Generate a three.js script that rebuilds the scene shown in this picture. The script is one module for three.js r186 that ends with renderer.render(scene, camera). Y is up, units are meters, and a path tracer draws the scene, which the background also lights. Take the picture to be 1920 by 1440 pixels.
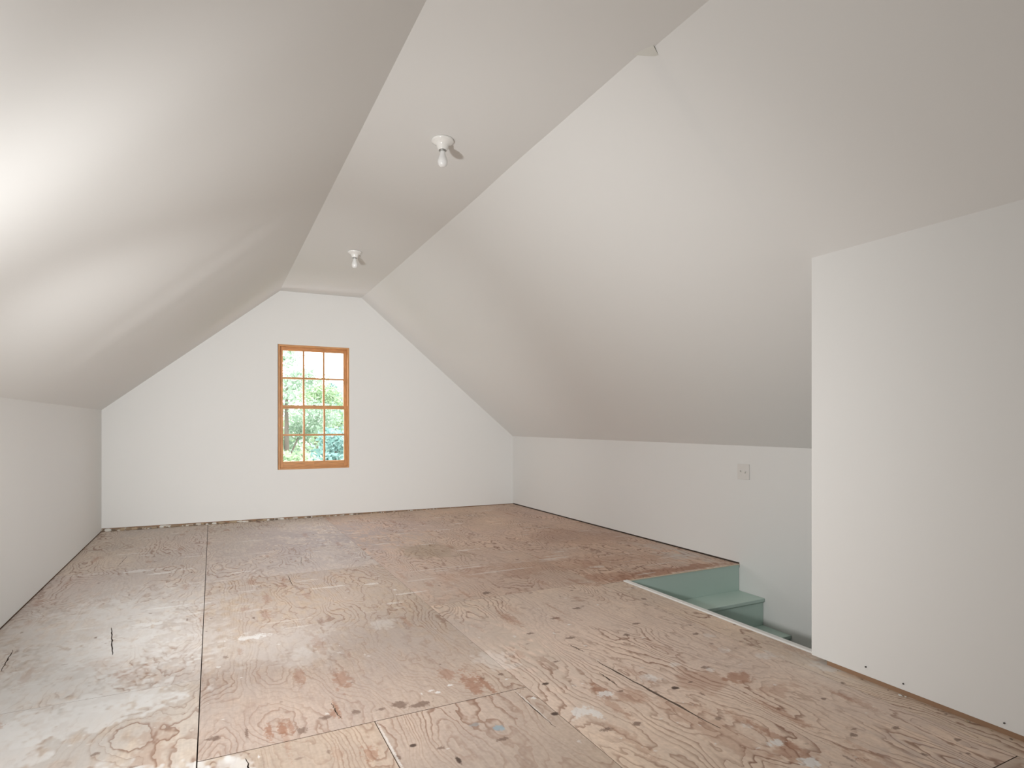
import * as THREE from 'three';
import { RoundedBoxGeometry } from 'three/addons/geometries/RoundedBoxGeometry.js';
import { mergeGeometries } from 'three/addons/utils/BufferGeometryUtils.js';
import { RectAreaLightUniformsLib } from 'three/addons/lights/RectAreaLightUniformsLib.js';

// World: x = across the attic (right is +), y = up, z = minus the depth towards the far gable. Metres.
const scene = new THREE.Scene();
const renderer = new THREE.WebGLRenderer({ antialias: true });
renderer.toneMapping = THREE.LinearToneMapping;
renderer.toneMappingExposure = 1.0;
renderer.shadowMap.enabled = true;
RectAreaLightUniformsLib.init();

const EYE = 1.11;
const camera = new THREE.PerspectiveCamera(2 * THREE.MathUtils.radToDeg(Math.atan(720 / 1108)), 1920 / 1440, 0.05, 300);
camera.position.set(0, EYE, 0);
camera.rotation.y = -THREE.MathUtils.degToRad(26.86);
camera.setViewOffset(1920, 1440, 0, -75, 1920, 1440);          // lens shift: verticals stay vertical
camera.updateProjectionMatrix();

scene.background = new THREE.Color(0.96, 0.985, 1.0);          // bright overcast sky
scene.backgroundIntensity = 7;

// the photographer's flash stands on a light stand just left of the frame: the shadows of both ceiling bulbs and of the
// stairwell edge all run back to this one small source. Its head throws a main beam, a wide beam and the glow of its dome.
const FLASH = [-0.52, 1.1, 1.45];   // x, y, depth
{
  const C = new THREE.Color(1.0, 1.005, 1.0), at = (l) => { l.position.set(FLASH[0], FLASH[1], -FLASH[2]); l.castShadow = true; l.shadow.radius = 3.5; scene.add(l); return l; };
  const beam = (cd, half, x, y, d, soft = 1) => { const l = at(new THREE.SpotLight(C, cd, 0, THREE.MathUtils.degToRad(half), soft, 2)); l.target.position.set(x, y, -d); scene.add(l.target); };
  at(new THREE.PointLight(C, 1.05, 0, 2));
  beam(40, 34, 1.08, 0.76, 7.1);
  beam(10.2, 55, 2.75, 0.8, 4.6);
  beam(5.4, 88, 1.6, 0.75, 3.2, 0.7);
}

// ------------------------------------------------------------------ numbers of the room
const D = 7.326, B = 2.6, T = 0.13;                             // far gable depth, rear wall behind the camera, wall thickness
const XL = -1.02, XR = 3.723, YL = 1.253, YR = 0.94;            // knee walls
const RL = [0.695, 2.655], RR = [1.634, 2.663];                 // edges of the flat ceiling
const XP = 2.516, DP = 1.845;                                   // partition face and its free end
const XS = 2.62, DS = 3.363;                                    // stairwell edge and top riser
const LIFT = 0.013;                                             // wallboard stops short of the floor

// ------------------------------------------------------------------ helpers
function rng(seed) { let s = seed >>> 0; return () => { s = (s + 0x6D2B79F5) >>> 0; let t = s; t = Math.imul(t ^ (t >>> 15), t | 1); t ^= t + Math.imul(t ^ (t >>> 7), t | 61); return ((t ^ (t >>> 14)) >>> 0) / 4294967296; }; }
const LAT = new Float32Array(65536); { const r = rng(77); for (let i = 0; i < 65536; i++) LAT[i] = r() * 2 - 1; }
function vn(x, y) {
  const ix = Math.floor(x), iy = Math.floor(y); let fx = x - ix, fy = y - iy;
  fx = fx * fx * (3 - 2 * fx); fy = fy * fy * (3 - 2 * fy);
  const x0 = ix & 255, x1 = (ix + 1) & 255, y0 = (iy & 255) << 8, y1 = ((iy + 1) & 255) << 8;
  const a = LAT[y0 | x0], b = LAT[y0 | x1], c = LAT[y1 | x0], d = LAT[y1 | x1];
  return a + (b - a) * fx + (c - a + (a - b - c + d) * fx) * fy;
}
const fbm = (x, y) => 0.55 * vn(x, y) + 0.28 * vn(x * 2.1 + 17, y * 2.1 + 5) + 0.17 * vn(x * 4.3 + 3, y * 4.3 + 29);
const ss = (a, b, x) => { x = Math.min(1, Math.max(0, (x - a) / (b - a))); return x * x * (3 - 2 * x); };
const taken = {};
function numbered(n) { if (taken[n] === undefined) { taken[n] = 0; return n; } taken[n]++; return n + '_' + String(taken[n]).padStart(3, '0'); }
function shade(o) { o.castShadow = o.receiveShadow = true; return o; }
function mesh(name, geo, mat, parent) { const m = shade(new THREE.Mesh(geo, mat)); m.name = parent ? name : numbered(name); (parent || scene).add(m); return m; }
function group(name, parent) { const g = new THREE.Group(); g.name = parent ? name : numbered(name); (parent || scene).add(g); return g; }
function tag(o, label, category, grp, kind) { if (label) o.userData.label = label; if (category) o.userData.category = category; if (grp) o.userData.group = grp; if (kind) o.userData.kind = kind; return o; }
const structure = (o, label) => tag(o, label, null, null, 'structure');
function box(x0, x1, y0, y1, d0, d1) { const g = new THREE.BoxGeometry(x1 - x0, y1 - y0, d1 - d0); g.translate((x0 + x1) / 2, (y0 + y1) / 2, -(d0 + d1) / 2); return g; }
function rbox(x0, x1, y0, y1, d0, d1, r = 0.003) { const g = new RoundedBoxGeometry(x1 - x0, y1 - y0, d1 - d0, 2, r); g.translate((x0 + x1) / 2, (y0 + y1) / 2, -(d0 + d1) / 2); return g; }
function poly(pts, holes = []) { const s = new THREE.Shape(pts.map((p) => new THREE.Vector2(...p))); for (const h of holes) s.holes.push(new THREE.Path(h.map((p) => new THREE.Vector2(...p)))); return s; }
// polygon in (depth, height) pushed along x from x0 to x1
function sideSlab(pts, x0, x1, holes) { const g = new THREE.ExtrudeGeometry(poly(pts, holes), { depth: x1 - x0, bevelEnabled: false }); g.rotateY(Math.PI / 2); g.translate(x0, 0, 0); return g; }
// polygon in (x, height) pushed along depth from d0 to d1
function crossSlab(pts, d0, d1, holes) { const g = new THREE.ExtrudeGeometry(poly(pts, holes), { depth: d1 - d0, bevelEnabled: false }); g.translate(0, 0, -d1); return g; }
// a curved board: inner(a,b) and outer(a,b) surfaces on an (na x nb) grid, closed round its rim
function gridSlab(na, nb, inner, outer) {
  const pos = [], idx = [], at = (s, i, j) => (s * (na + 1) + i) * (nb + 1) + j;
  for (const f of [inner, outer]) for (let i = 0; i <= na; i++) for (let j = 0; j <= nb; j++) pos.push(...f(i / na, j / nb));
  const q = (a, b, c, d) => idx.push(a, b, c, a, c, d);
  for (let i = 0; i < na; i++) for (let j = 0; j < nb; j++) { q(at(0, i, j), at(0, i, j + 1), at(0, i + 1, j + 1), at(0, i + 1, j)); q(at(1, i, j), at(1, i + 1, j), at(1, i + 1, j + 1), at(1, i, j + 1)); }
  const g = new THREE.BufferGeometry(); g.setAttribute('position', new THREE.Float32BufferAttribute(pos, 3)); g.setIndex(idx); g.computeVertexNormals();
  const rim = [], R = (a, b, c, d) => { for (const k of [a, b, c, a, c, d]) rim.push(pos[k * 3], pos[k * 3 + 1], pos[k * 3 + 2]); };
  for (let i = 0; i < na; i++) { R(at(0, i, 0), at(0, i + 1, 0), at(1, i + 1, 0), at(1, i, 0)); R(at(0, i, nb), at(1, i, nb), at(1, i + 1, nb), at(0, i + 1, nb)); }
  for (let j = 0; j < nb; j++) { R(at(0, 0, j), at(1, 0, j), at(1, 0, j + 1), at(0, 0, j + 1)); R(at(0, na, j), at(0, na, j + 1), at(1, na, j + 1), at(1, na, j)); }
  const r = new THREE.BufferGeometry(); r.setAttribute('position', new THREE.Float32BufferAttribute(rim, 3)); r.computeVertexNormals();
  return mergeGeometries([g.toNonIndexed(), r]);
}
function dataTex(buf, w, h, srgb) { const t = new THREE.DataTexture(buf, w, h, THREE.RGBAFormat); t.magFilter = THREE.LinearFilter; t.minFilter = THREE.LinearMipmapLinearFilter; t.generateMipmaps = true; if (srgb) t.colorSpace = THREE.SRGBColorSpace; t.needsUpdate = true; return t; }

// ------------------------------------------------------------------ materials
const M = {
  wall: new THREE.MeshStandardMaterial({ color: new THREE.Color().setRGB(0.80, 0.797, 0.78), roughness: 0.85 }),
  white: new THREE.MeshStandardMaterial({ color: new THREE.Color().setRGB(0.80, 0.79, 0.76), roughness: 0.5 }),
  plate: new THREE.MeshStandardMaterial({ color: new THREE.Color().setRGB(0.74, 0.72, 0.69), roughness: 0.35 }),
  porcelain: new THREE.MeshPhysicalMaterial({ color: new THREE.Color().setRGB(0.86, 0.85, 0.82), roughness: 0.22, clearcoat: 0.5, clearcoatRoughness: 0.1 }),
  bulb: new THREE.MeshPhysicalMaterial({ color: new THREE.Color().setRGB(0.84, 0.84, 0.83), roughness: 0.3, clearcoat: 0.6, clearcoatRoughness: 0.15 }),
  steel: new THREE.MeshStandardMaterial({ color: new THREE.Color().setRGB(0.42, 0.42, 0.41), roughness: 0.4, metalness: 0.9 }),
  iron: new THREE.MeshStandardMaterial({ color: new THREE.Color().setRGB(0.07, 0.065, 0.06), roughness: 0.6, metalness: 0.4 }),
  sage: new THREE.MeshStandardMaterial({ color: new THREE.Color().setRGB(0.51, 0.645, 0.585), roughness: 0.45 }),
  plank: new THREE.MeshStandardMaterial({ color: new THREE.Color().setRGB(0.33, 0.2, 0.12), roughness: 0.85 }),
  under: new THREE.MeshStandardMaterial({ color: new THREE.Color().setRGB(0.07, 0.05, 0.038), roughness: 0.9 }),
  core: new THREE.MeshStandardMaterial({ color: new THREE.Color().setRGB(0.13, 0.09, 0.065), roughness: 0.9 }),
  cream: new THREE.MeshStandardMaterial({ color: new THREE.Color().setRGB(0.72, 0.62, 0.48), roughness: 0.8 }),
  paper: new THREE.MeshStandardMaterial({ color: new THREE.Color().setRGB(0.7, 0.69, 0.64), roughness: 0.9 }),
  crumb: new THREE.MeshStandardMaterial({ color: new THREE.Color().setRGB(0.6, 0.56, 0.5), roughness: 0.95 }),
  glass: new THREE.MeshPhysicalMaterial({ color: 0xffffff, roughness: 0.0, transmission: 1, thickness: 0, ior: 1.5 }),
};
// oiled fir of the window, grain along u
M.fir = (() => {
  const w = 256, h = 64, b = new Uint8Array(w * h * 4);
  for (let y = 0; y < h; y++) for (let x = 0; x < w; x++) {
    const g = vn(x / 40, y / 3) * 0.5 + vn(x / 14 + 9, y / 1.3) * 0.4, k = 1 + 0.16 * g, o = (y * w + x) * 4;
    b[o] = 200 * k; b[o + 1] = 145 * k; b[o + 2] = 94 * k; b[o + 3] = 255;
  }
  const t = dataTex(b, w, h, true); t.wrapS = t.wrapT = THREE.RepeatWrapping;
  return new THREE.MeshStandardMaterial({ map: t, roughness: 0.45 });
})();

// ------------------------------------------------------------------ shell
const WIN1 = { x0: 0.677, x1: 1.485, y0: 0.579, y1: 2.036 };
const slopeL = (x) => YL + (x - XL) * (RL[1] - YL) / (RL[0] - XL), slopeR = (x) => RR[1] - (x - RR[0]) * (RR[1] - YR) / (XR - RR[0]);
const gableOutline = (y0, y1 = y0) => [[XL - T, y0], [XR + T, y1], [XR + T, slopeR(XR + T) + 0.1], [RR[0], RR[1] + 0.1], [RL[0], RL[1] + 0.1], [XL - T, slopeL(XL - T) + 0.1]];
const gable = structure(mesh('wall_back', crossSlab(gableOutline(0.036, 0.006), D, D + T, [[[WIN1.x0 - 0.007, WIN1.y0], [WIN1.x1, WIN1.y0], [WIN1.x1, WIN1.y1], [WIN1.x0 - 0.007, WIN1.y1]]]), M.wall), 'off-white gable end wall with the wooden window');
mesh('sole_plate', box(XL - T, XR + T, -0.03, 0.036, D + 0.011, D + T - 0.01), M.plank, gable);
const rear = structure(mesh('wall_front', crossSlab(gableOutline(LIFT), -B - T, -B), M.wall), 'off-white end wall of the attic behind the viewer');
mesh('sole_plate', box(XL - T, XR + T, -0.03, LIFT, -B - T, -B - 0.012), M.plank, rear);

const wl = structure(mesh('wall_left', sideSlab([[-B - T, LIFT], [D + T, LIFT], [D + T, YL + 0.06], [-B - T, YL + 0.06]], XL - T, XL), M.wall), 'off-white low knee wall along the left side');
mesh('sole_plate', box(XL - T, XL - 0.012, -0.03, LIFT, -B - T, D + T), M.plank, wl);

const wr = structure(mesh('wall_right', sideSlab([[-B - T, -2.7], [DS + 0.145, -2.7], [DS + 0.145, -0.031], [DS, -0.031], [DS, LIFT], [D + T, LIFT], [D + T, YR + 0.06], [-B - T, YR + 0.06]], XR, XR + T), M.wall), 'off-white low knee wall on the right, running down into the stairwell');
mesh('sole_plate', box(XR + 0.012, XR + T, -0.03, LIFT, DS, D + T), M.under, wr);

// sloped and flat ceiling boards
const NL = [-(RL[1] - YL), RL[0] - XL], nl = Math.hypot(...NL), NR = [RR[1] - YR, XR - RR[0]], nr = Math.hypot(...NR);
const jointL = (d) => 0.004 * Math.exp(-(((d - 4.62) / 0.16) ** 2)) - 0.003 * Math.exp(-(((d - 4.3) / 0.12) ** 2)) + 0.003 * Math.exp(-(((d - 5.05) / 0.1) ** 2)) + 0.004 * Math.exp(-(((d - 2.2) / 0.2) ** 2));
const ceilL = structure(mesh('ceiling_left', gridSlab(16, 120, (a, b) => {
  const x = XL - 0.02 + a * (RL[0] - XL + 0.02), d = -B - T + b * (D + B + 2 * T), k = jointL(d + 0.55 * a) * Math.sin(Math.PI * Math.min(1, Math.max(0, a))) ** 0.5;
  return [x - (NL[0] / nl) * k, slopeL(x) - (NL[1] / nl) * k, -d];
}, (a, b) => { const x = XL - 0.16 + a * (RL[0] - XL + 0.12), d = -B - T + b * (D + B + 2 * T); return [x, slopeL(x) + 0.17, -d]; }), M.wall), 'off-white sloped ceiling on the left with soft wallboard joints');
const sag = (a, d) => -0.043 * Math.sin(Math.PI * Math.min(1, Math.max(0, a))) ** 1.2 * (1 - ss(2.2, 6.2, d));
const bow = (d) => { const k = [[-9, 0], [1.915, -0.012], [1.955, -0.038], [2.9, -0.033], [4.06, -0.014], [6.5, 0], [99, 0]]; for (let i = 1; i < k.length; i++) if (d <= k[i][0]) return k[i - 1][1] + (k[i][1] - k[i - 1][1]) * ss(k[i - 1][0], k[i][0], d); return 0; };
const ceilR = structure(mesh('ceiling_right', gridSlab(24, 320, (a, b) => { const x = RR[0] + a * (XR + 0.02 - RR[0]), d = -B - T + b * (D + B + 2 * T); return [x + bow(d) * (1 - a) ** 3, slopeR(x) + sag(a, d) + (a === 0 ? 0 : 0.3 * bow(d) * (1 - a) ** 3 * Math.min(1, a * 6)), -d]; },
  (a, b) => { const x = RR[0] + 0.04 + a * (XR + 0.12 - RR[0]), d = -B - T + b * (D + B + 2 * T); return [x, slopeR(x) + 0.17, -d]; }), M.wall), 'off-white long sloped ceiling on the right');
const ceil = structure(mesh('ceiling', crossSlab([RL, RR, [RR[0] + 0.1, RR[1] + 0.17], [RL[0] - 0.1, RL[1] + 0.17]], -B - T, D + T), M.wall), 'narrow flat ceiling strip between the two slopes');

// partition beside the stairwell
const slopeAt = (x) => slopeR(x) + sag((x - RR[0]) / (XR - RR[0]), 1.5);
const part = structure(mesh('wall_partition', (() => {
  const g = crossSlab([[XP, 0.024], [XS, 0.024], [XS, slopeAt(XS) + 0.05], [XP, slopeAt(XP) + 0.05]], -B, DP); return g;
})(), M.wall), 'off-white full-height partition on the right with a free end beside the stairs');
mesh('sole_plate', box(XP + 0.011, XS - 0.011, 0, 0.024, -B, DP - 0.07), M.plank, part);
// stairwell lining below the floor
structure(mesh('wall_stairwell_left', box(XS - 0.1, XS, -2.7, -0.02, -B, DS + 0.019), M.wall), 'wall under the floor edge on the left of the stairwell');
structure(mesh('wall_stairwell_end', box(XS - 0.1, XR, -2.7, -0.081, DS + 0.045, DS + 0.145), M.wall), 'wall behind the top of the stairs below floor level');
structure(mesh('wall_stairwell_front', box(XS - 0.1, XR + T, -2.7, LIFT, -B - T, -B), M.wall), 'end wall at the foot of the stairwell');
structure(mesh('floor_lower', box(XS - 0.1, XR + T, -2.8, -2.7, -B - T, DS + 0.145), M.wall), 'landing at the foot of the stairs');

// ------------------------------------------------------------------ floor of plywood sheets
const floor = structure(group('floor'), 'worn plywood subfloor of large sheets with paint spatters');
mesh('subfloor', mergeGeometries([box(XL - T, XR + T, -0.08, -0.019, DS + 0.019, D + T), box(XL - T, XS - 0.001, -0.08, -0.019, -B - T, DS)]), M.under, floor);

// marks on the floor, all in metres: [x, depth, half-width across, half-length along, turn, kind, strength]
const marks = [];
for (const [x, d, a, b, k] of [
  [0.288, 2.252, .018, .03, 1], [.38, 2.314, .022, .02, 1], [.002, 2.336, .025, .02, 1], [.109, 2.322, .006, .05, 1], [.737, 2.252, .04, .03, 1], [.66, 2.29, .03, .04, 1], [.585, 2.281, .02, .012, 1], [.488, 2.306, .02, .025, 1],
  [1.603, 3.537, .03, .035, 1], [1.269, 2.188, .018, .014, 2], [1.735, 1.907, .02, .017, 2], [1.169, 1.947, .016, .018, 2], [1.278, 1.763, .026, .018, 1], [1.403, 1.743, .02, .018, 1], [2.0, 2.004, .022, .02, 1], [1.512, 1.986, .016, .012, 1],
  [1.945, 2.505, .02, .02, 1], [.618, 1.977, .014, .014, 2], [.697, 1.918, .016, .012, 1], [.725, 1.821, .008, .03, 2], [.913, 1.874, .03, .014, 1], [2.04, 1.332, .02, .016, 1], [2.226, 1.292, .016, .014, 1], [2.335, 1.146, .015, .014, 1], [2.269, 1.082, .01, .009, 1],
  [2.41, 1.62, .012, .012, 1], [2.2, 1.56, .014, .012, 1], [.55, 1.93, .012, .02, 1], [1.05, 2.36, .012, .02, 1], [1.43, 2.37, .02, .01, 1], [1.66, 2.6, .03, .02, 1], [1.75, 2.9, .03, .02, 1], [2.1, 2.62, .03, .018, 1], [1.5, 2.75, .025, .016, 1], [1.96, 3.0, .03, .02, 1], [2.28, 2.35, .02, .02, 1],
]) marks.push([x, d, a * .85, b * .7, 0, k === 2 ? 'hole' : 'knot', k === 2 ? .95 : .72]);
for (const [x, d, a, b, s] of [
  [.226, 2.295, .013, .045, 1], [.255, 2.3, .01, .05, .8], [.182, 2.297, .012, .05, 1], [.43, 2.36, .008, .07, 1], [.41, 2.33, .01, .03, .8], [.93, 2.463, .04, .06, .6], [.99, 2.34, .03, .1, .9], [1.04, 2.3, .012, .1, 1], [.5, 2.62, .03, .1, .7], [.34, 2.75, .02, .09, .6], [1.44, 2.03, .03, .06, .8], [1.52, 1.92, .05, .07, .5], [1.78, 1.46, .02, .1, .7], [1.74, 1.35, .06, .05, .7], [2.06, 1.86, .07, .04, .9], [1.9, 1.9, .1, .1, .45], [2.1, 1.7, .09, .05, .4], [1.62, 1.6, .06, .2, .35], [2.6, 3.5, .3, .12, .6], [3.1, 3.44, .5, .08, .9], [2.9, 3.9, .5, .14, .3], [3.1, 5.0, .4, .5, .3], [2.2, 4.0, .5, .2, .35], [1.7, 4.9, .22, .3, -.5],
  [-.3, 3.1, .05, .1, .35], [-.45, 3.3, .07, .09, .3], [-.36, 3.12, .03, .05, .55], [-.18, 2.35, .05, .25, .35], [.06, 2.0, .05, .05, .6], [.47, 1.99, .02, .05, .7], [1.95, 1.55, .02, .12, .6], [2.3, 1.5, .02, .12, .4],
]) marks.push([x, d, a, b, 0, s < 0 ? 'olive' : 'red', Math.abs(s)]);
for (const [x, d, a, b, s] of [
  [1.267, 1.911, .05, .035, .8], [1.31, 1.88, .018, .05, .8], [1.436, 1.99, .03, .025, .9], [1.71, 2.03, .04, .04, .7], [1.748, 1.286, .03, .03, 1], [1.749, 1.42, .03, .018, .9], [1.759, 1.55, .02, .02, .6], [2.239, 2.11, .03, .03, .6], [2.381, 1.978, .05, .04, .45], [2.527, 1.75, .1, .05, .55], [2.0, 1.98, .02, .02, .6], [1.9, 2.1, .025, .025, .5], [2.32, 2.3, .03, .03, .4], [.176, 3.357, .08, .03, .9], [-.314, 3.835, .06, .03, .9], [-.284, 4.14, .14, .012, .8], [-.05, 4.12, .05, .012, .6], [-.483, 5.257, .1, .04, .7], [-.35, 5.101, .1, .025, .8], [-.2, 5.16, .07, .02, .6], [.85, 3.25, .08, .08, .45], [.9, 2.36, .012, .01, 1], [.83, 2.32, .014, .01, 1], [1.16, 2.1, .01, .01, 1], [1.2, 2.55, .08, .12, .4], [3.37, 3.81, .12, .01, .6], [3.45, 3.36, .1, .02, .5], [.98, 4.1, .05, .02, .7], [1.95, 4.02, .2, .015, .5], [1.6, 4.3, .3, .012, .4], [2.5, 4.2, .12, .02, .6], [1.0, 3.6, .05, .02, .6], [.6, 4.4, .08, .02, .4], [2.65, 3.8, .06, .03, .6],
  [-.66, 2.45, .16, .3, .85], [-.5, 2.72, .3, .12, .9], [-.3, 2.85, .2, .1, .8], [-.7, 2.95, .3, .3, .6], [-.2, 2.16, .2, .07, .95], [.05, 2.1, .09, .08, .8], [-.42, 2.2, .2, .1, .7], [-.6, 3.3, .35, .35, .5], [-.6, 3.9, .4, .5, .45], [-.25, 3.5, .3, .3, .35], [-.3, 4.3, .4, .4, .3], [.25, 3.2, .3, .2, .3], [.4, 2.95, .1, .1, .3],
]) marks.push([x, d, a, b, 0, 'white', s]);
marks.push([.546, 2.0, .004, .2, 0, 'white', .8], [1.124, 2.04, .003, .14, 0, 'white', .7], [.864, 2.011, .018, .012, 0, 'blue', .5], [.934, 1.95, .02, .02, 0, 'blue', 1]);
{
  const r = rng(5);
  for (let i = 0; i < 420; i++) { const x = XL + r() * (XR - XL), d = 1 + r() * 6.2; marks.push([x, d, .003 + .012 * r() ** 3, .003 + .012 * r() ** 3, 0, 'white', .5 + .5 * r()]); }
  for (let i = 0; i < 260; i++) { const x = XL + r() * (XR - XL), d = 1 + r() * 6.2; marks.push([x, d, .004 + .012 * r() ** 2, .004 + .02 * r() ** 2, 0, 'knot', .25 + .5 * r()]); }
  for (let i = 0; i < 160; i++) { const x = XL + r() * (XR - XL), d = 1 + r() * 6.2; marks.push([x, d, .008 + .02 * r(), .03 + .1 * r(), 0, 'red', .2 + .35 * r()]); }
  for (let i = 0; i < 120; i++) { const x = XL + r() * (XR - XL), d = 3 + r() * 4.2; marks.push([x, d, .03 + .1 * r(), .006 + .012 * r(), 0, 'white', .25 + .35 * r()]); }
}
const INK = { knot: [104, 82, 70], hole: [62, 46, 38], red: [150, 102, 78], white: [228, 226, 224], blue: [150, 168, 178], olive: [128, 112, 86] };
const WARP = { knot: .6, hole: .3, red: .8, white: .75, blue: .4, olive: .5 };
// dust and dried overspray lying on the boards: [x, depth, reach across, reach along, amount, tint]
const films = [[-.6, 2.9, .5, .9, .9, 0], [-.55, 4.0, .5, 1.0, .75, 0], [-.1, 4.3, .5, .9, .5, 1], [.5, 4.2, .9, 1.4, .4, 1], [1.0, 6.0, .9, 1.0, .8, 2], [.4, 3.2, .5, .5, .4, 1], [1.35, 3.0, .2, 1.4, .5, 3], [1.0, 3.0, .3, .35, .35, 1], [1.3, 2.5, .25, .3, .35, 3], [2.6, 1.75, .25, .25, .5, 0], [3.55, 3.9, .25, .5, .7, 0], [2.15, 1.15, .35, .25, .4, 2]];
const TINT = [[203, 199, 195], [188, 176, 171], [172, 158, 156], [192, 176, 162]];

function plywood(x0, x1, d0, d1, seed, tone, cracks = [], res = 520, open = {}) {
  const W = Math.max(16, Math.round((x1 - x0) * res)), H = Math.max(16, Math.round((d1 - d0) * res));
  const col = new Uint8Array(W * H * 4), bum = new Uint8Array(W * H * 4), px = new Float32Array(W * H * 3), hh = new Float32Array(W * H);
  const sx = seed * 13.7, sy = seed * 7.3;
  for (let j = 0; j < H; j++) for (let i = 0; i < W; i++) {
    const x = x0 + (i + 0.5) / res, d = d0 + (j + 0.5) / res, o = j * W + i;
    const gx = x + 0.018 * vn(x * 9 + sx, d * 5 + sy);
    const F = 13 * gx + 9 * vn(gx * 2.3 + sx, d * 0.62 + sy) + 4.6 * vn(gx * 5.2 + sx + 9, d * 1.7 + sy) + 1.5 * vn(gx * 13 + sx, d * 4.6 + sy + 3) + 0.4 * vn(gx * 38 + 5, d * 15 + sx) + 0.15 * vn(gx * 95, d * 50);
    const p = F - Math.floor(F), stripe = 0.62 + 0.6 * vn(Math.floor(F) * 3.7 + sx, d * 2.3);
    let line = (p < 0.07 ? 1 - p / 0.07 : ss(0.5, 1.0, p) ** 2.2) * Math.min(1, Math.max(0.08, stripe));
    line *= 0.35 + 0.85 * ss(-0.55, 0.45, vn(x * 3 + sy, d * 2.2 + sx));
    const fine = 0.6 * vn(x * 260 + sx, d * 26) + 0.7 * vn(x * 110 + sy, d * 9), speck = vn(x * 120, d * 110 + sx), blot = fbm(x * 3.2 + sy, d * 2.1 + sx), broad = vn(x * 1.1 + seed, d * 0.8);
    let r = tone[0] + 7 * fine + 6 * speck + 13 * blot, g = tone[1] + 7 * fine + 6 * speck + 10 * blot, b = tone[2] + 6 * fine + 6 * speck + 6 * blot - 3 * broad;
    const k = 0.7 * line; r += (128 - r) * k; g += (94 - g) * k; b += (76 - b) * k;
    for (const [fx, fd, ra, rb, amt, ti] of films) {
      const ux = (x - fx) / ra, ud = (d - fd) / rb, q = ux * ux + ud * ud; if (q > 4) continue;
      const n = 0.5 + 0.55 * fbm(x * 7 + fx * 5, d * 5 + fd) + 0.35 * vn(x * 38 + sx, d * 18), w = amt * Math.exp(-q) * ss(0.2, 0.75, n) * (1 - 0.35 * line), c = TINT[ti];
      r += (c[0] - r) * w; g += (c[1] - g) * w; b += (c[2] - b) * w;
    }
    px[o * 3] = r; px[o * 3 + 1] = g; px[o * 3 + 2] = b; hh[o] = 0.62 - 0.35 * line + 0.06 * fine + 0.05 * speck;
  }
  for (const [mx, md, a, b, , kind, s] of marks) {
    const R = 1.9, i0 = Math.max(0, Math.floor((mx - R * a - x0) * res)), i1 = Math.min(W - 1, Math.ceil((mx + R * a - x0) * res)), j0 = Math.max(0, Math.floor((md - R * b - d0) * res)), j1 = Math.min(H - 1, Math.ceil((md + R * b - d0) * res));
    const c = INK[kind], wp = WARP[kind], fq = kind === 'white' && a > .08 ? 22 : 1.6 / Math.min(a, b), soft = kind === 'white' ? .28 : .35;
    for (let j = j0; j <= j1; j++) for (let i = i0; i <= i1; i++) {
      const x = x0 + (i + 0.5) / res, d = d0 + (j + 0.5) / res, o = j * W + i;
      let q = Math.hypot((x - mx) / a, (d - md) / b) + wp * (0.7 * vn(x * fq + md * 31, d * fq * .8 + mx * 17) + 0.45 * vn(x * fq * 3.1, d * fq * 2.3));
      const w = s * (1 - ss(1 - soft, 1 + soft, q)); if (w <= 0) continue;
      for (let k = 0; k < 3; k++) px[o * 3 + k] += (c[k] - px[o * 3 + k]) * w * (kind === 'red' || kind === 'olive' ? .6 : .85);
      if (kind === 'hole') hh[o] -= 0.5 * w; else if (kind === 'knot') hh[o] -= 0.2 * w; else if (kind === 'white') hh[o] += 0.1 * w;
    }
  }
  for (let o = 0; o < W * H; o++) { for (let k = 0; k < 3; k++) col[o * 4 + k] = Math.min(255, Math.max(0, px[o * 3 + k])); const v = Math.min(255, Math.max(0, hh[o] * 255)); bum[o * 4] = bum[o * 4 + 1] = bum[o * 4 + 2] = v; col[o * 4 + 3] = bum[o * 4 + 3] = 255; }
  const mat = new THREE.MeshStandardMaterial({ map: dataTex(col, W, H, true), bumpMap: dataTex(bum, W, H, false), bumpScale: 0.0016, roughness: 0.72 });
  const { gx = 0.0002, gd = 0.0002, drop = 0 } = open, g0 = 0.0002, rr = rng(seed * 91 + 3), out = [];
  // slightly irregular sawn edges
  const edge = (xa, da, xb, db, n) => { for (let k = 0; k < n; k++) { const t = k / n; out.push([xa + (xb - xa) * t + (rr() - 0.5) * 0.0006, da + (db - da) * t + (rr() - 0.5) * 0.0006]); } };
  edge(x0 + g0, d0 + g0, x1 - gx, d0 + g0, 6); edge(x1 - gx, d0 + g0, x1 - gx, d1 - gd, 12); edge(x1 - gx, d1 - gd, x0 + g0, d1 - gd, 6); edge(x0 + g0, d1 - gd, x0 + g0, d0 + g0, 12);
  const holes = cracks.map(([cx, ca, cxe, cb, wd]) => {
    const n = 14, L = [], Rr = [];
    for (let k = 0; k <= n; k++) { const t = k / n, m = cx + (cxe - cx) * t + (rr() - 0.5) * 0.006, w = wd * (0.25 + 0.75 * Math.sin(Math.PI * Math.min(0.97, Math.max(0.03, t)))) * (0.5 + 0.7 * rr()), dd = ca + (cb - ca) * t; L.push([m - w / 2, dd]); Rr.unshift([m + w / 2, dd]); }
    return L.concat(Rr);
  });
  const geo = new THREE.ExtrudeGeometry(poly(out, holes), { depth: 0.018, bevelEnabled: true, bevelThickness: 0.0004, bevelSize: 0.0004, bevelOffset: -0.0004, bevelSegments: 1, curveSegments: 1 });
  const P = geo.attributes.position, U = new Float32Array(P.count * 2);
  for (let k = 0; k < P.count; k++) { U[k * 2] = (P.getX(k) - x0) / (x1 - x0); U[k * 2 + 1] = (P.getY(k) - d0) / (d1 - d0); }
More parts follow.
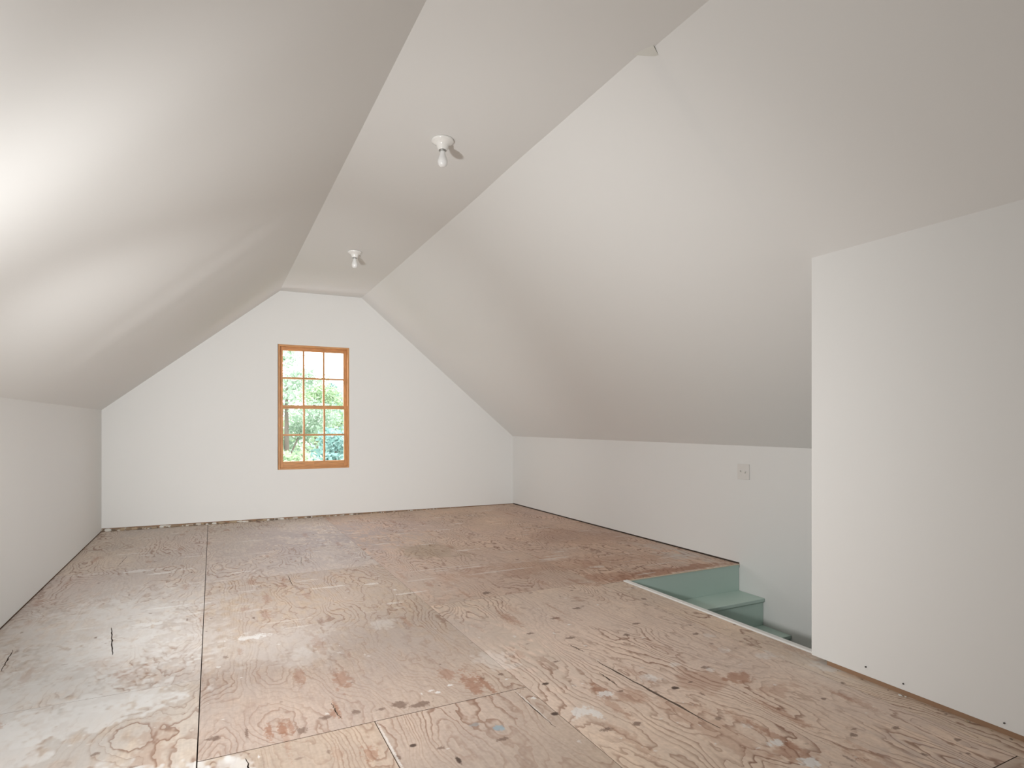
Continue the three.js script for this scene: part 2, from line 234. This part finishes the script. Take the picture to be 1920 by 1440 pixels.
  geo.setAttribute('uv', new THREE.BufferAttribute(U, 2));
  geo.rotateX(-Math.PI / 2); geo.translate(0, -0.0184 - drop, 0);
  return mesh('plywood_sheet', geo, [mat, M.core], floor);
}
const TAN = [200, 180, 163], GREYTAN = [202, 188, 177], ORANGE = [206, 179, 161];
const FAR = 250, NEAR = 520;
const XLs = XL - 0.004, XRs = XR + 0.004, S0 = -0.045, S1 = 1.18, S2 = 2.40, DF = D + 0.004;
const NEARTAN = [190, 170, 154], PALE = [216, 194, 176], GAP = { gx: 0.003 };
plywood(XLs, S0, -B, 0.46, 1, GREYTAN, [], 60); plywood(XLs, S0, 0.46, 2.9, 2, GREYTAN, [], NEAR, GAP); plywood(XLs, S0, 2.9, 5.34, 3, GREYTAN, [[-.43, 3.4, -.493, 3.86, .007], [-.847, 3.4, -.876, 3.7, .005]], NEAR * .8, GAP); plywood(XLs, S0, 5.34, DF, 4, GREYTAN, [[-.66, 5.5, -.64, 5.9, .003]], FAR, GAP);
plywood(S0, S1, -B, -0.24, 17, TAN, [], 60); plywood(S0, 0.54, -0.24, 2.2, 5, NEARTAN, [[.115, 1.9, .1, 2.15, .006]], NEAR, { gx: 0.002, gd: 0.0012, drop: 0.0008 }); plywood(0.54, S1, -0.24, 2.2, 6, NEARTAN, [[1.12, 1.86, 1.118, 2.18, .004]], NEAR, { gd: 0.0012, drop: 0.0008 });
plywood(S0, S1, 2.2, 4.64, 7, NEARTAN, [[.43, 2.28, .42, 2.42, .004], [.492, 4.3, .489, 4.6, .005]], NEAR); plywood(S0, S1, 4.64, 7.08, 8, GREYTAN, [[.62, 4.9, .66, 5.2, .003]], FAR); plywood(S0, S1, 7.08, DF, 9, GREYTAN, [], FAR);
plywood(S1, S2, -B, 1.0, 10, TAN, [], 120, { gd: 0.002 }); plywood(S1, S2, 1.0, 3.44, 11, PALE, [[1.65, 1.58, 1.604, 2.29, .013], [1.534, 2.04, 1.54, 2.18, .008], [1.614, 2.41, 1.6, 2.53, .007]], NEAR); plywood(S1, S2, 3.44, 5.88, 12, [204, 179, 161], [], FAR); plywood(S1, S2, 5.88, DF, 13, [204, 179, 161], [], FAR);
plywood(S2, XS - 0.036, -B, 0.92, 18, PALE, [], 60); plywood(S2, XS - 0.036, 0.92, DS, 14, PALE, [], NEAR * .8); plywood(S2, XRs, DS + 0.002, 5.6, 15, ORANGE, [], FAR + 60); plywood(S2, XRs, 5.6, DF, 16, ORANGE, [], FAR);

// painted edging of the stairwell
const trim = structure(mesh('trim_1', rbox(XS - 0.034, XS + 0.002, -0.02, 0.007, -B, DS + 0.006, 0.003), M.white), 'thin white painted edging strip along the stairwell opening');
structure(mesh('trim_2', box(XS + 0.002, XR, -0.004, 0.002, DS - 0.004, DS + 0.003), M.cream), 'narrow cream board edge above the top green riser');

// ------------------------------------------------------------------ stairs
const stairs = tag(group('staircase'), 'sage green painted wooden stairs going down beside the right knee wall', 'stairs');
const RISE = 0.206, RUN = 0.23;
for (let k = 0; k < 12; k++) {
  const d = DS - RUN * k, y = -RISE * k;
  mesh('riser', rbox(XS + 0.003, XR - 0.003, y - RISE - (k < 11 ? 0.0 : 0), y - (k ? 0.03 : 0.004), d, d + 0.018, 0.0015), M.sage, stairs);
  mesh('tread', rbox(XS + 0.003, XR - 0.002, y - RISE - 0.028, y - RISE, d - RUN - 0.015, d + 0.02, 0.006), M.sage, stairs);
}

// ------------------------------------------------------------------ windows
function uvAlong(g, along) { const p = g.attributes.position, u = new Float32Array(p.count * 2); for (let k = 0; k < p.count; k++) { const v = [p.getX(k), p.getY(k), p.getZ(k)], a = v[along], b = v[along ? 0 : 1] + v[2]; u[k * 2] = a * 1.4; u[k * 2 + 1] = b * 5; } g.setAttribute('uv', new THREE.BufferAttribute(u, 2)); return g; }
// local frame: x across, y up from the sill, z towards the room; z = 0 is the wall face
function bar(name, x0, x1, y0, y1, z0, z1, parent, r = 0.002) { const g = new RoundedBoxGeometry(x1 - x0, y1 - y0, z1 - z0, 2, r); g.translate((x0 + x1) / 2, (y0 + y1) / 2, (z0 + z1) / 2); return mesh(name, uvAlong(g, x1 - x0 > y1 - y0 ? 0 : 1), M.fir, parent); }
function makeWindow(name, w, h, label) {
  const win = structure(group(name), label), J = 0.02, dep = 0.118;
  bar('jamb', -w / 2, -w / 2 + J, 0, h, -dep, 0.002, win); bar('jamb', w / 2 - J, w / 2, 0, h, -dep, 0.002, win);
  bar('head_jamb', -w / 2 + J, w / 2 - J, h - J, h, -dep, 0.002, win); bar('sill', -w / 2 + J, w / 2 - J, 0, J, -dep, 0.004, win);
  const mid = h * 0.502, sash = (nm, y0, y1, z0, z1, bot, top) => {
    const s = group(nm, win), st = 0.036, xi = w / 2 - J, zc = (z0 + z1) / 2, M2 = 0.0105;
    bar('stile', -xi, -xi + st, y0, y1, z0, z1, s); bar('stile', xi - st, xi, y0, y1, z0, z1, s);
    bar('rail', -xi + st, xi - st, y0, y0 + bot, z0, z1, s); bar('rail', -xi + st, xi - st, y1 - top, y1, z0, z1, s);
    const gx = xi - st, gy0 = y0 + bot, gy1 = y1 - top, gm = (gy0 + gy1) / 2, cols = [-gx, -gx / 3, gx / 3, gx], rows = [gy0, gm, gy1];
    for (const x of [-gx / 3, gx / 3]) bar('muntin', x - M2, x + M2, gy0, gy1, z0 + 0.004, z1 - 0.002, s);
    for (let c = 0; c < 3; c++) bar('muntin', cols[c] + (c ? M2 : 0), cols[c + 1] - (c < 2 ? M2 : 0), gm - M2, gm + M2, z0 + 0.004, z1 - 0.002, s);
    for (let c = 0; c < 3; c++) for (let r = 0; r < 2; r++) {
      const g = new THREE.PlaneGeometry(cols[c + 1] - cols[c], rows[r + 1] - rows[r]); g.translate((cols[c] + cols[c + 1]) / 2, (rows[r] + rows[r + 1]) / 2, zc - 0.004);
      mesh('pane', g, M.glass, s);
    }
    return s;
  };
  sash('upper_sash', mid - 0.02, h - J, -0.1, -0.066, 0.04, 0.042);
  const low = sash('lower_sash', J, mid + 0.02, -0.062, -0.028, 0.072, 0.04);
  const lk = new RoundedBoxGeometry(0.035, 0.012, 0.022, 2, 0.003); lk.translate(0, mid + 0.026, -0.045); mesh('sash_lock', lk, M.steel, low);
  return win;
}
const win1 = makeWindow('window_1', WIN1.x1 - WIN1.x0, WIN1.y1 - WIN1.y0, 'orange-brown wooden double-hung window with twelve panes in the gable wall');
win1.position.set((WIN1.x0 + WIN1.x1) / 2, WIN1.y0, -D);

// ------------------------------------------------------------------ fittings
function ceilingLight(x, d, y, label) {
  const g = tag(group('ceiling_light'), label, 'ceiling light', 'bare bulb holders on the flat ceiling');
  const L = (pts, n = 40) => new THREE.LatheGeometry(pts.map((p) => new THREE.Vector2(p[0], -p[1])), n);
  mesh('lamp_holder', L([[0, 0], [.0605, 0], [.061, .003], [.0605, .009], [.057, .0125], [.053, .0135], [.0515, .0165], [.047, .019], [.038, .024], [.033, .031], [.0305, .04], [.0285, .046], [.026, .05], [.0255, .054], [.023, .0555], [.016, .0555], [.016, .04], [0, .04]]), M.porcelain, g);
  mesh('socket_ring', L([[0, .054], [.0205, .054], [.0205, .0585], [.0165, .061], [0, .061]]), M.steel, g);
  mesh('bulb', L([[0, .058], [.0135, .058], [.0135, .066], [.0145, .074], [.0185, .088], [.0235, .1], [.0265, .112], [.0268, .121], [.0245, .132], [.0195, .14], [.012, .1452], [.005, .1468], [0, .147]]), M.bulb, g);
  g.position.set(x, y, -d);
  return g;
}
ceilingLight(1.119, 3.047, 2.6585, 'white porcelain lamp holder with bare bulb, the nearer and larger of two on the ceiling');
ceilingLight(1.139, 5.38, 2.6585, 'white porcelain lamp holder with bare bulb, the farther one close to the gable');

{
  const g = tag(group('light_switch'), 'off-white double light switch plate on the right knee wall above the stairs', 'light switch');
  const R = (w, h, t, x, y, z, r = 0.0015) => { const q = new RoundedBoxGeometry(w, h, t, 2, r); q.translate(x, y, z); return q; };
  mesh('plate', R(0.117, 0.121, 0.007, 0, 0, 0.0035, 0.003), M.plate, g);
  for (const [x, s] of [[-0.023, 1], [0.023, -1]]) {
    mesh('slot', R(0.0115, 0.026, 0.0012, x, 0, 0.0072, 0.0005), M.plate, g);
    const t = R(0.0095, 0.011, 0.02, 0, 0, 0.006, 0.002); t.rotateX(-s * 0.5); t.translate(x, 0, 0.005); mesh('toggle', t, M.plate, g);
    for (const y of [-0.03, 0.03]) { const c = new THREE.CylinderGeometry(0.0032, 0.0032, 0.0012, 14); c.rotateX(Math.PI / 2); c.translate(x, y, 0.0074); mesh('screw', c, M.plate, g); }
  }
  g.position.set(XR, 0.735, -3.32); g.rotation.y = -Math.PI / 2;
}
// scrap of loose joint tape where the flat ceiling meets the right slope
{
  const n = 8, pts = [], idx = [], P0 = [1.575, 2.664, 1.985], P1 = [1.612, 2.664, 1.9], P2 = [1.65, 2.641, 1.918], put = (t, v, off) => {
    const w = 0.5 + 0.5 * Math.sin(9 * t) * 0.2, q = [0, 1, 2].map((k) => (P0[k] + (P1[k] - P0[k]) * t) * (1 - v) + (P2[k] + (t - 0.5) * [0.004, 0, -0.012][k]) * v);
    pts.push(q[0] - 0.002 * v, q[1] - off - 0.004 * Math.sin(v * 3.1) * w, -q[2]);
  };
  for (const off of [0, 0.0015]) for (let i = 0; i <= n; i++) for (let j = 0; j <= n; j++) put(i / n, Math.min(0.96, j / n), off);
  const at = (s, i, j) => (s * (n + 1) + i) * (n + 1) + j;
  for (let s = 0; s < 2; s++) for (let i = 0; i < n; i++) for (let j = 0; j < n; j++) idx.push(at(s, i, j), at(s, i + 1, j), at(s, i + 1, j + 1), at(s, i, j), at(s, i + 1, j + 1), at(s, i, j + 1));
  for (let k = 0; k < n; k++) for (const [a, b] of [[[0, k], [0, k + 1]], [[n, k], [n, k + 1]], [[k, 0], [k + 1, 0]], [[k, n], [k + 1, n]]]) idx.push(at(0, ...a), at(0, ...b), at(1, ...b), at(0, ...a), at(1, ...b), at(1, ...a));
  let g = new THREE.BufferGeometry(); g.setAttribute('position', new THREE.Float32BufferAttribute(pts, 3)); g.setIndex(idx); g = g.toNonIndexed(); g.computeVertexNormals();
  tag(mesh('tape_scrap', g, M.paper), 'small loose scrap of joint tape at the edge between flat ceiling and right slope', 'tape scrap');
}
// nails and a screw left in the boards
function nail(x, y, d, dir, parent, len = 0.006, r = 0.003) { const g = new THREE.CylinderGeometry(r, r * 0.8, len, 10); if (dir === 'x') g.rotateZ(Math.PI / 2); g.translate(x, y, -d); return mesh('nail', g, M.iron, parent); }
nail(XP - 0.001, 0.062, 1.585, 'x', part, 0.008, 0.0034); nail(XP - 0.001, 0.05, 1.43, 'x', part); nail(XP - 0.001, 0.045, 1.085, 'x', part);
{ const x = XP - 0.012; nail(x, slopeAt(x) + 0.0035, 1.145, 'y', ceilR, 0.008, 0.003); }

// plaster crumbs and splinters along the foot of the gable wall and the partition
{
  const r = rng(19), tones = [[.62, .57, .5], [.3, .22, .15], [.2, .15, .11], [.42, .32, .22], [.7, .68, .63]];
  const crumb = (s, sx, sy, sz, x, y, d) => {
    const g = new THREE.IcosahedronGeometry(s, 0), c = tones[Math.floor(r() * 5)], n = g.attributes.position.count; g.scale(sx, sy, sz); g.rotateY(r() * 0.6 - 0.3); g.translate(x, y, -d);
    const col = new Float32Array(n * 3); for (let k = 0; k < n; k++) col.set(c, k * 3); g.setAttribute('color', new THREE.BufferAttribute(col, 3)); return g;
  };
  const mat = new THREE.MeshStandardMaterial({ vertexColors: true, roughness: 0.95 }), gs = [], ws = [];
  for (let i = 0; i < 260; i++) { const x = XL + 0.03 + r() ** 1.4 * 3.9, lim = 0.034 - 0.03 * (x - XL) / (XR - XL), s = lim * (0.2 + 0.35 * r()); gs.push(crumb(s, 1.2 + 2.4 * r(), 0.8 + 0.4 * r(), 0.8, x, s * 0.75, D - 0.004 + 0.014 * r())); }
  tag(mesh('plaster_debris', mergeGeometries(gs), mat), 'crumbs of broken plaster and wood lying in the gap under the gable wall', 'debris', null, 'stuff');
  for (let i = 0; i < 14; i++) { const s = 0.002 + 0.004 * r() ** 2; ws.push(crumb(s, 1, 0.7, 1.2 + r(), XP - 0.003 - 0.012 * r(), s * 0.5, 0.95 + 0.88 * r())); }
  tag(mesh('plaster_debris', mergeGeometries(ws), mat), 'a few crumbs of plaster lying along the foot of the right partition', 'debris', null, 'stuff');
}

// the flash unit on its stand, left of the frame
{
  const g = tag(group('flash_unit'), 'photographer flash with white dome diffuser on a slim black stand by the left knee wall', 'flash');
  const black = new THREE.MeshStandardMaterial({ color: new THREE.Color().setRGB(0.03, 0.03, 0.032), roughness: 0.5 });
  const dome = new THREE.MeshStandardMaterial({ color: new THREE.Color().setRGB(0.85, 0.85, 0.84), roughness: 0.6, emissive: new THREE.Color(1, 0.985, 0.96), emissiveIntensity: 2 });
  const H = FLASH[1];
  mesh('diffuser', new THREE.SphereGeometry(0.085, 32, 20), dome, g).position.set(0, H, 0);
  const b = new RoundedBoxGeometry(0.07, 0.07, 0.12, 3, 0.01); b.translate(0, H - 0.005, 0.145); mesh('flash_body', b, black, g);
  mesh('pole', new THREE.CylinderGeometry(0.009, 0.011, H - 0.03, 14).translate(0, (H - 0.03) / 2, 0.15), black, g);
  for (let k = 0; k < 3; k++) { const a = 2.0944 * k + 1.2, c = new THREE.LineCurve3(new THREE.Vector3(0, 0.42, 0.15), new THREE.Vector3(0.22 * Math.cos(a), 0.008, 0.15 + 0.22 * Math.sin(a))); mesh('leg', new THREE.TubeGeometry(c, 4, 0.008, 10), black, g); }
  g.position.set(FLASH[0], 0, -FLASH[2]);
}

// ------------------------------------------------------------------ outside the gable window
structure(mesh('ground', (() => { const g = new THREE.PlaneGeometry(160, 120, 1, 1); g.rotateX(-Math.PI / 2); g.translate(0, -3.4, -70); return g; })(), new THREE.MeshStandardMaterial({ color: new THREE.Color().setRGB(0.07, 0.1, 0.045), roughness: 1 })), 'grass lawn outside the house');
const leafMat = (c) => new THREE.MeshPhysicalMaterial({ color: new THREE.Color().setRGB(...c), roughness: 1, transmission: 0.35, thickness: 0, side: THREE.DoubleSide });
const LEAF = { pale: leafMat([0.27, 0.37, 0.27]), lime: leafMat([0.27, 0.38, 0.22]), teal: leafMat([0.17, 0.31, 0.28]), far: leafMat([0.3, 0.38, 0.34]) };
M.bark = new THREE.MeshStandardMaterial({ color: new THREE.Color().setRGB(0.12, 0.1, 0.08), roughness: 1 });
function tree(name, label, cat, x, d, top, rx, ry, n, size, mat, seed, cone = 0, grp = 'trees outside the gable window') {
  const g = tag(group(name), label, cat, grp), base = -3.4, r = rng(seed), pos = [], v = new THREE.Vector3(), a = new THREE.Vector3(), b = new THREE.Vector3();
  g.position.set(x, base, -d);
  const cy = top - ry - base, clumps = [];
  for (let i = 0; i < 26; i++) { const u = r() * 2 - 1, ph = r() * 6.283, q = Math.sqrt(1 - u * u) * (cone ? (1 - u) * 0.5 : 0.75); clumps.push([q * Math.cos(ph) * rx, u * ry * 0.85, q * Math.sin(ph) * rx, 0.3 + 0.3 * r()]); }
  for (let i = 0; i < n; i++) {
    const c = clumps[Math.floor(r() * 26)], k = c[3] * rx * (0.4 + 0.8 * r()), u = r() * 2 - 1, ph = r() * 6.283, q = Math.sqrt(1 - u * u);
    v.set(c[0] + k * q * Math.cos(ph), cy + c[1] + k * u * 0.8, c[2] + k * q * Math.sin(ph));
    a.set(r() - .5, (r() - .5) * .7, r() - .5).normalize().multiplyScalar(size * (0.6 + 0.8 * r())); b.set(r() - .5, r() - .5, r() - .5).cross(a).normalize().multiplyScalar(a.length() * 0.42);
    pos.push(v.x - a.x, v.y - a.y, v.z - a.z, v.x + b.x, v.y + b.y, v.z + b.z, v.x + a.x, v.y + a.y, v.z + a.z, v.x - a.x, v.y - a.y, v.z - a.z, v.x + a.x, v.y + a.y, v.z + a.z, v.x - b.x, v.y - b.y, v.z - b.z);
  }
  const geo = new THREE.BufferGeometry(); geo.setAttribute('position', new THREE.Float32BufferAttribute(pos, 3)); geo.computeVertexNormals();
  const cr = mesh('crown', geo, mat, g); cr.userData.kind = 'stuff';
  const parts = [new THREE.CylinderGeometry(0.03 * rx, 0.09 * rx, cy + ry * 0.6, 8).translate(0, (cy + ry * 0.6) / 2, 0)];
  for (let i = 0; i < 9; i++) { const c = clumps[i], from = new THREE.Vector3(0, cy + c[1] - 0.35 * ry, 0), to = new THREE.Vector3(c[0], cy + c[1], c[2]); if (from.y < 0.2) from.y = 0.2; parts.push(new THREE.TubeGeometry(new THREE.LineCurve3(from, to), 3, 0.018 * rx, 6)); }
  mesh('trunk', mergeGeometries(parts.map((p) => p.toNonIndexed())), M.bark, g);
  return g;
}
tree('leafy_tree', 'tall pale green tree filling the left column of window panes', 'tree', 2.2, 21, 4.1, 1.5, 3.6, 9000, 0.08, LEAF.pale, 11);
tree('leafy_tree', 'rounded yellow-green tree in the middle of the window view', 'tree', 3.9, 26, 3.0, 1.7, 3.0, 9000, 0.08, LEAF.lime, 12);
tree('conifer', 'dark blue-green conifer standing to the right in the window view', 'tree', 6.9, 40, 4.1, 1.1, 3.6, 4200, 0.11, LEAF.teal, 13, 1);
tree('conifer', 'smaller conifer at the right edge of the window view', 'tree', 9.4, 49, 3.2, 1.4, 3.2, 4200, 0.12, LEAF.teal, 14, 1);
tree('leafy_tree', 'low teal bush tree behind the lower right window panes', 'tree', 3.0, 16.6, 1.0, 0.8, 1.5, 4200, 0.09, LEAF.teal, 15);
tree('shrub', 'bright lime shrub behind the lowest left window panes', 'shrub', 1.5, 12.6, 0.75, 0.7, 1.5, 3600, 0.06, LEAF.lime, 16);
tree('shrub', 'bright lime shrub behind the lowest right window panes', 'shrub', 4.0, 22.5, 0.3, 0.9, 1.5, 3600, 0.06, LEAF.lime, 17);
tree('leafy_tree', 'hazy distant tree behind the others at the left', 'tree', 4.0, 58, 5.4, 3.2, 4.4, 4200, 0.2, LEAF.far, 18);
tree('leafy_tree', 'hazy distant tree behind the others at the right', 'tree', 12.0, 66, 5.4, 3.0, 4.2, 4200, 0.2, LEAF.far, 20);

renderer.render(scene, camera);
